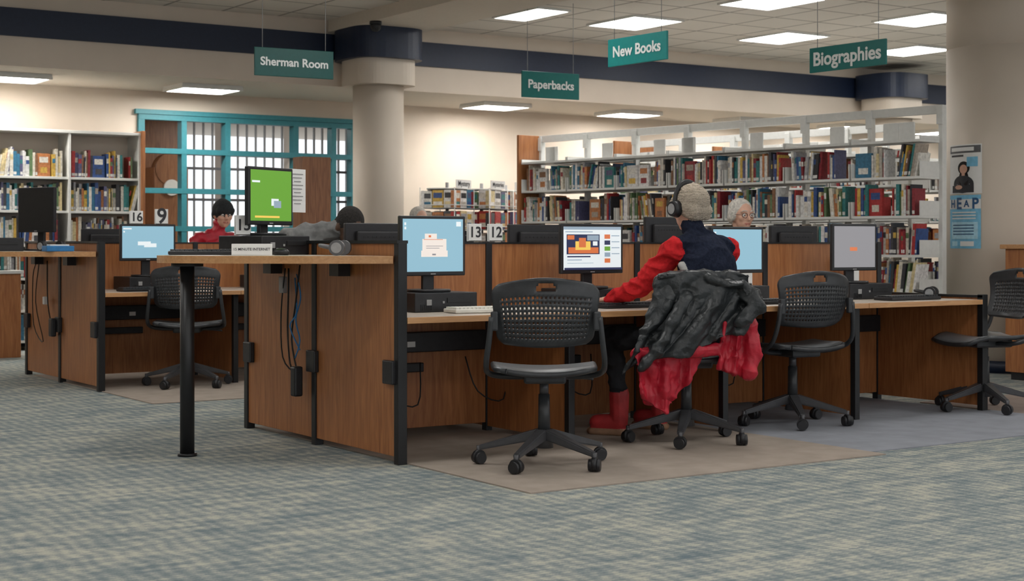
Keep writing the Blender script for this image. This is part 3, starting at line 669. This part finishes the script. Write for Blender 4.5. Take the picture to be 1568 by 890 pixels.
def main_person():
    O=Vector((5.42,6.28,0))
    def r(x,y,z): return (x-O.x,y-O.y,z)
    P=[('e',r(5.40,6.29,.575),(.185,.145,.105),None,PANTS),
       ('c',r(5.41,6.27,.64),.140,r(5.46,6.28,.80),.135,VESTM),
       ('e',r(5.485,6.31,.93),(.180,.118,.19),Matrix.Rotation(-.12,3,'X'),VESTM),
       ('c',r(5.355,6.355,1.050),.066,r(5.615,6.33,1.050),.066,VESTM),
       ('c',r(5.42,6.36,1.09),.050,r(5.53,6.35,1.09),.050,VESTM),
       ('c',r(5.47,6.37,1.10),.058,r(5.455,6.40,1.160),.060,VESTM),
       ('c',r(5.46,6.39,1.15),.050,r(5.45,6.41,1.22),.050,SKIN)]
    P.append(('c',r(5.296,6.30,.95),.020,r(5.330,6.25,.84),.016,PIPE))
    sl,el,wl=r(5.300,6.37,1.030),r(5.225,6.545,.835),r(5.185,6.775,.755)
    P+=[('c',sl,.070,el,.056,REDM),('c',el,.056,wl,.038,REDM)]
    P+=hand(Vector(wl)+Vector((0,.012,-.004)),(-.1,1,-.05),(0,0,1),1,SKIN,.4)
    sr,er,wr=r(5.665,6.345,1.03),r(5.76,6.53,.83),r(5.60,6.74,.755)
    P+=[('c',sr,.064,er,.050,REDM),('c',er,.050,wr,.034,REDM)]
    P+=hand(Vector(wr)+Vector((-.008,.01,-.004)),(-.45,1,-.05),(0,0,1),-1,SKIN,.4)
    for hp,kn,an,td in ((r(5.32,6.30,.555),r(5.14,6.70,.545),r(5.21,6.73,.13),Vector((-.55,.83,0))),(r(5.50,6.30,.555),r(5.52,6.72,.545),r(5.56,6.80,.13),Vector((-.35,.93,0)))):
        P+=[('c',hp,.092,kn,.063,PANTS),('c',kn,.060,(an[0],an[1],.22),.048,PANTS)]
        a=Vector(an); P+=[('c',tuple(a+Vector((0,0,.10))),.058,tuple(a+Vector((0,0,-.04))),.052,BOOT),('c',tuple(a+Vector((0,0,-.055))),.050,tuple(a+td*.13+Vector((0,0,-.062))),.046,BOOT),
            ('c',tuple(a-td*.03+Vector((0,0,-.108))),.022,tuple(a+td*.17+Vector((0,0,-.108))),.022,SOLE)]
        for sd in (-1,1):
            lt=Vector((td.y,-td.x,0))*sd*.026; P.append(('c',tuple(a-td*.02+lt+Vector((0,0,-.108))),.022,tuple(a+td*.15+lt+Vector((0,0,-.108))),.022,SOLE))
    hc=r(5.46,6.42,1.250)
    HP,M=head_prims(hc,.05,-.12,SKIN,BEAN,'longbeanie'); P+=HP
    root=bpy.data.objects.new('seated_person_in_cream_beanie',None); COL.objects.link(root); root.location=O
    place(fig_mesh('body',P,.0055,3,wrinkle={REDM:(.014,9,16),VESTM:(.010,6,12),PANTS:(.010,9,12),BEAN:(.004,25,55)}),'body',parent=root)
    f=MB(); c=Vector(hc)
    for s in (-1,1):
        q=c+M@Vector((s*.030,.0805,.006)); f.sph(q,.0125,EYEW,12); f.sph(q+M@Vector((0,.0085,0)),.0062,IRIS,10)
    f.obj('face_details',parent=root)
    h=headset((0,0,0),0,BLK,True,.104,'worn_headphones'); h.parent=root; h.location=c+M@Vector((0,.008,.020)); h.rotation_euler=(-.1,0,.05); h.scale=(1,1,1.10)
main_person()

def sheet(fn,nu=48,nv=48,th=.018):
    t=bmesh.new(); V=[[t.verts.new(fn(i/nu,j/nv)) for j in range(nv+1)] for i in range(nu+1)]
    for i in range(nu):
        for j in range(nv): t.faces.new([V[i][j],V[i+1][j],V[i+1][j+1],V[i][j+1]])
    bmesh.ops.recalc_face_normals(t,faces=t.faces); shell(t,th); return t
def joinbm(a,b):
    vm={v:a.verts.new(v.co) for v in b.verts}
    for f in b.faces: a.faces.new([vm[v] for v in f.verts])
    b.free(); return a
def black(s,t):
    if t<.22:
        q=t/.22; x0,x1=-.25,.25; z=.80+.115*math.sin(q*math.pi/2); y=-.19-.115*q**2
        return (x0+(x1-x0)*s,y,z-.02*(2*s-1)**2)
    q=(t-.22)/.78; x0=-.25-.20*q**1.1; x1=.25-.05*q**2
    zb=.415+.19*s+.02*math.sin(s*9); z=.915-.02*(2*s-1)**2+(zb-.915)*q
    d=s+q*.35
    y=-.305-.035*q-(.030*math.sin(d*11)+.014*math.sin(d*25+1)+.008*math.sin(d*43+q*3))*min(1,q*1.6)+.05*(2*s-1)**2
    return (x0+(x1-x0)*s,y,z)
P=[('c',(.20,-.30,.84),.040,(.26,-.33,.74),.052,COATB),('c',(.26,-.33,.74),.048,(.17,-.35,.66),.036,COATB),('c',(-.12,-.33,.80),.030,(-.30,-.365,.50),.030,COATB),('c',(-.30,-.365,.50),.030,(-.37,-.35,.44),.024,COATB),('c',(.0,-.325,.885),.022,(.16,-.335,.85),.028,COATB),('c',(.22,-.22,.86),.042,(.29,-.24,.78),.046,COATB)]
place(fig_mesh('draped_black_jacket',P,.0055,2,.012,.07,extra=sheet(black),wrinkle={COATB:(.012,7,11)}),'draped_black_jacket',(5.33,6.30,.0),math.radians(-20))
def redl(s,t):
    zb=.30-.11*math.sin(min(1,s*2.2)*math.pi/2)+.26*max(0,s-.4)/.6; z=.52+.10*s+(zb-.52-.10*s)*t
    return (-.41+.40*s+.06*t*(1-s),-.30-.02*t-.022*math.sin(s*14+t*3)-.010*math.sin(s*33+t*2)+.07*t*s,z)
def redr(s,t):
    zb=.42-.07*s; z=.66+(zb-.66)*t
    return (.08+.21*s-.02*t,-.30-.018*math.sin(s*14+t*2)-.01*math.sin(s*30)+.05*s,z)
P=[('c',(.24,-.25,.68),.048,(.27,-.27,.48),.044,COATR),('c',(.27,-.27,.48),.044,(.24,-.28,.38),.040,COATR),('c',(-.30,-.27,.44),.050,(-.27,-.22,.26),.046,COATR),('c',(-.38,-.29,.50),.03,(.05,-.30,.52),.04,COATR)]
place(fig_mesh('draped_red_coat',P,.0055,2,.012,.07,extra=joinbm(sheet(redl),sheet(redr)),wrinkle={COATR:(.012,8,11)}),'draped_red_coat',(5.33,6.30,.0),math.radians(-20))

# ---------------------------------------------------------------- books & shelves
PAL=[(.78,.76,.70),(.74,.70,.62),(.70,.65,.54),(.76,.75,.73),(.04,.04,.045),(.06,.06,.07),(.02,.02,.025),(.42,.03,.03),(.26,.02,.03),(.03,.08,.25),(.04,.18,.30),(.03,.20,.20),(.65,.42,.08),(.70,.58,.32),(.25,.12,.06),(.12,.20,.09),(.52,.20,.07),(.36,.36,.38),(.82,.80,.78),(.10,.10,.20),(.40,.34,.28),(.50,.46,.40)]
class Books:
    def __init__(s): s.v=[];s.f=[];s.c=[]
    def box(s,x0,x1,y0,y1,z0,z1,c,lean=0):
        n=len(s.v)
        for z in (z0,z1):
            dx=lean*(z-z0)
            for x,y in ((x0,y0),(x1,y0),(x1,y1),(x0,y1)): s.v.append((x+dx,y,z))
        for q in ((0,3,2,1),(4,5,6,7),(0,1,5,4),(1,2,6,5),(2,3,7,6),(3,0,4,7)): s.f.append([n+k for k in q]); s.c.append(c if q!=(4,5,6,7) else (.7,.66,.58))
    def row(s,x0,x1,yf,z,sgn=1,hm=1.0,fill=.9,face=.12,pal=PAL):
        x=x0
        while x<x1-.05:
            if random.random()<face:
                w=random.uniform(.12,.16)
                if x+w>x1: break
                h=random.uniform(.2,.235)*hm; c=random.choice(pal)
                s.box(x,x+w,yf+sgn*.02,yf+sgn*.05,z,z+h,c); s.box(x+.02,x+w-.02,yf+sgn*.018,yf+sgn*.02,z+h*.6,z+h*.85,random.choice(pal)); s.box(x+.03,x+w-.03,yf+sgn*.018,yf+sgn*.02,z+h*.15,z+h*.4,random.choice(pal)); x+=w+.015; continue
            if random.random()>fill: x+=random.uniform(.03,.12); continue
            L=0 if random.random()<.75 else random.uniform(-.2,.25)
            if L<0: x+=.04
            for _ in range(random.randint(3,9)):
                w=random.uniform(.012,.036); 
                if x+w>x1-.01: break
                h=random.uniform(.180,.268)*hm; c=random.choice(pal); d=random.uniform(.0,.02)
                s.box(x,x+w-.001,yf+sgn*d,yf+sgn*(d+.15),z,z+h,c,L)
                if random.random()<.7: s.box(x+.002,x+w-.003,yf+sgn*(d-.0012),yf+sgn*(d+.0),z+.012,z+.040,(.75,.75,.72),L)
                if random.random()<.5: s.box(x+.001,x+w-.002,yf+sgn*(d-.001),yf+sgn*d,z+h*.6,z+h*.8,random.choice(pal),L)
                x+=w
    def obj(s,name,loc=(0,0,0),rz=0):
        me=bpy.data.meshes.new(name); me.from_pydata(s.v,[],s.f); me.materials.append(BOOK)
        a=me.color_attributes.new('Col','FLOAT_COLOR','CORNER'); cols=[]
        for c in s.c: cols+= [c[0],c[1],c[2],1]*4
        a.data.foreach_set('color',cols); me.update(); return place(me,name,loc,rz)
LV=[.10,.34,.65,.97,1.29,1.61,1.91]
def range_(name,loc,rz,nb,bw,back_n,books=True,seed=1):
    random.seed(seed); m=MB(); B=Books(); L=nb*bw
    for i in range(nb+1): m.b2(i*bw-.02,i*bw+.02,-.03,.03,0,2.2,WHT,.003)
    m.b2(0,L,-.025,.025,2.13,2.2,WHT,.003)
    for i in range(nb+1): m.box((i*bw,-.035,2.11),(.06,.02,.14),WHT,.004)
    m.b2(0,L,-.03,.03,0,.10,WHT)
    for sgn,n in ((-1,nb),(1,back_n)):
        for i in range(n):
            for z in LV:
                y0,y1=sorted((sgn*.03,sgn*.30)); m.b2(i*bw+.01,(i+1)*bw-.01,y0,y1,z-.022,z,WHT,.002)
                for e in (i*bw+.014,(i+1)*bw-.014):
                    m.b2(e-.004,e+.004,y0,y1,z,z+(.12 if z<1.9 else .03),WHT)
            for z in LV[2:6] if sgn<0 else LV[3:6]:
                B.row(i*bw+.03,(i+1)*bw-.04,sgn*.285,z+.001,-sgn,1.0,.86,.20)
            if sgn<0:
                for _ in range(1 if i%3 else 2):
                    x=i*bw+random.uniform(.05,.45)
                    m.box((x+.07,-.2,1.91+.075),(.15,.012,.15),WHT,.005); m.box((x+.07,-.15,1.914),(.15,.12,.006),WHT)
    m.box((-.03,-.135 if back_n<nb else 0,1.10),(.035,.36 if back_n<nb else .62,2.20),WOOD,.004)
    m.obj(name,loc,rz); B.obj('shelved_books',loc,rz)
ang=math.atan2(-.992,.1263)
range_('library_shelving',(9.316,13.37,0),ang,7,.700,5,seed=3)
range_('library_shelving',(10.72,13.55,0),ang,5,.727,5,seed=5)
range_('library_shelving',(12.3,13.7,0),ang,7,.727,7,seed=9)

def wall_case(name,x0,nb,bw,v):
    random.seed(23); m=MB(); B=Books(); L=nb*bw
    for i in range(nb+1): m.b2(x0+i*bw-.016,x0+i*bw+.016,v+.30,v+.36,0,2.17,WHT,.002)
    m.b2(x0,x0+L,v+.33,v+.35,.1,2.17,WALLM)
    m.b2(x0,x0+L,v-.02,v+.36,2.17,2.20,WHT,.003)
    m.b2(x0+L,x0+L+.035,v-.05,v+.4,0,2.22,WOOD,.004)
    for i in range(nb):
        m.b2(x0+(i+1)*bw-.02,x0+(i+1)*bw+.004,v-.01,v+.33,.0,2.17,WHT)
        for z in (.10,.40,.72,1.05,1.39,1.73):
            m.b2(x0+i*bw+.005,x0+(i+1)*bw-.005,v,v+.33,z-.025,z,WHT,.002)
            B.row(x0+i*bw+.02,x0+(i+1)*bw-.05,v+.02,z+.001,1,1.08,.93,.06)
    m.obj(name); B.obj('shelved_books')
wall_case('wall_bookcase',2.69,4,.73,15.3)
m=MB(); m.b2(2.6,4.14,14.43,14.85,0,.78,WOOD,.004); m.b2(2.58,4.16,14.40,14.87,.78,.81,WHT,.004); m.b2(3.36,3.37,14.425,14.43,.05,.75,BLK); m.obj('low_wood_cabinet')
B=Books(); random.seed(4); B.row(2.7,4.1,14.5,.811,1,.8,.7,.1); B.obj('shelved_books')
m=MB(); m.b2(6.38,6.68,13.1,13.13,0,1.88,WOODD,.004); m.b2(6.38,6.40,13.13,13.3,0,1.88,WOODD); m.b2(6.66,6.68,13.13,13.3,0,1.88,WOODD)
for z in (.1,.5,.9,1.3,1.6,1.85): m.b2(6.40,6.66,13.13,13.3,z-.02,z,WOODD)
m.obj('wooden_display_case')
m=MB(); m.b2(9.88,12.2,7.0,7.84,.06,1.02,WOOD,.004); m.b2(9.85,12.23,6.97,7.87,1.02,1.055,WOODT,.004); m.b2(9.9,12.15,7.03,7.8,0,.06,BLK)
m.b2(9.875,9.882,7.40,7.42,.1,1.0,BLK); m.obj('service_counter')

def rack(u,v,txt,seed):
    random.seed(seed); m=MB(); B=Books()
    m.cyl((0,0,0),(0,0,.05),.25,MESHG,seg=28); m.cyl((0,0,.05),(0,0,1.74),.02,MESHG)
    for k in range(6):
        z=.28+k*.235
        m.box((0,0,z-.005),(.46,.46,.008),MESHG)
        for sg in (-1,1):
            m.box((0,sg*.225,z+.03),(.45,.004,.010),WHT); m.box((sg*.225,0,z+.03),(.004,.45,.010),WHT)
            for c in range(3):
                for ax in (0,1):
                    x=-.215+c*.145; c1=random.choice(PAL); c2=random.choice(PAL); h=random.uniform(.18,.205)
                    for (e0,e1,cc,a,b) in ((.17,.212,c1,0,1),(.212,.214,c2,.55,.85),(.212,.214,random.choice(PAL),.15,.35)):
                        y0,y1=sorted((sg*e0,sg*e1)); sh=.0 if e0<.2 else .012
                        if ax==0: B.box(x+sh,x+.135-sh,y0,y1,z+h*a,z+h*b,cc)
                        else: B.box(y0,y1,x+sh,x+.135-sh,z+h*a,z+h*b,cc)
    m.box((0,-.21,1.72),(.34,.006,.09),PAPER)
    for sx in (-.22,.22):
        for sy in (-.22,.22): m.cyl((sx,sy,.25),(sx,sy,1.68),.006,WHT,seg=6)
    m.cyl((0,0,1.66),(0,0,1.675),.23,PAPER,seg=28)
    o=m.obj('paperback_spinner_rack',(u,v,0),.5); text(txt,.26,(0,-.216,1.72),0,INK,'lettering',o,.01)
    b=B.obj('paperbacks',(0,0,0)); b.parent=o
rack(8.90,14.62,'Mystery',1); rack(9.38,14.66,'Mysteries',2); rack(9.90,14.95,'Mystery',3)

# ---------------------------------------------------------------- world, camera
w=bpy.data.worlds.new('World'); S.world=w; w.use_nodes=True
w.node_tree.nodes['Background'].inputs[0].default_value=(.93,.96,1,1); w.node_tree.nodes['Background'].inputs[1].default_value=1.3
cd=bpy.data.cameras.new('Camera'); cam=bpy.data.objects.new('Camera',cd); COL.objects.link(cam)
cam.location=(0,0,1.07); cam.rotation_euler=(math.pi/2,0,-math.radians(33.75))
cd.sensor_width=36; cd.lens=53.95; cd.shift_y=-73.5/1568; cd.clip_end=200
cd.dof.use_dof=True; cd.dof.focus_distance=8.0; cd.dof.aperture_fstop=5.0
S.camera=cam
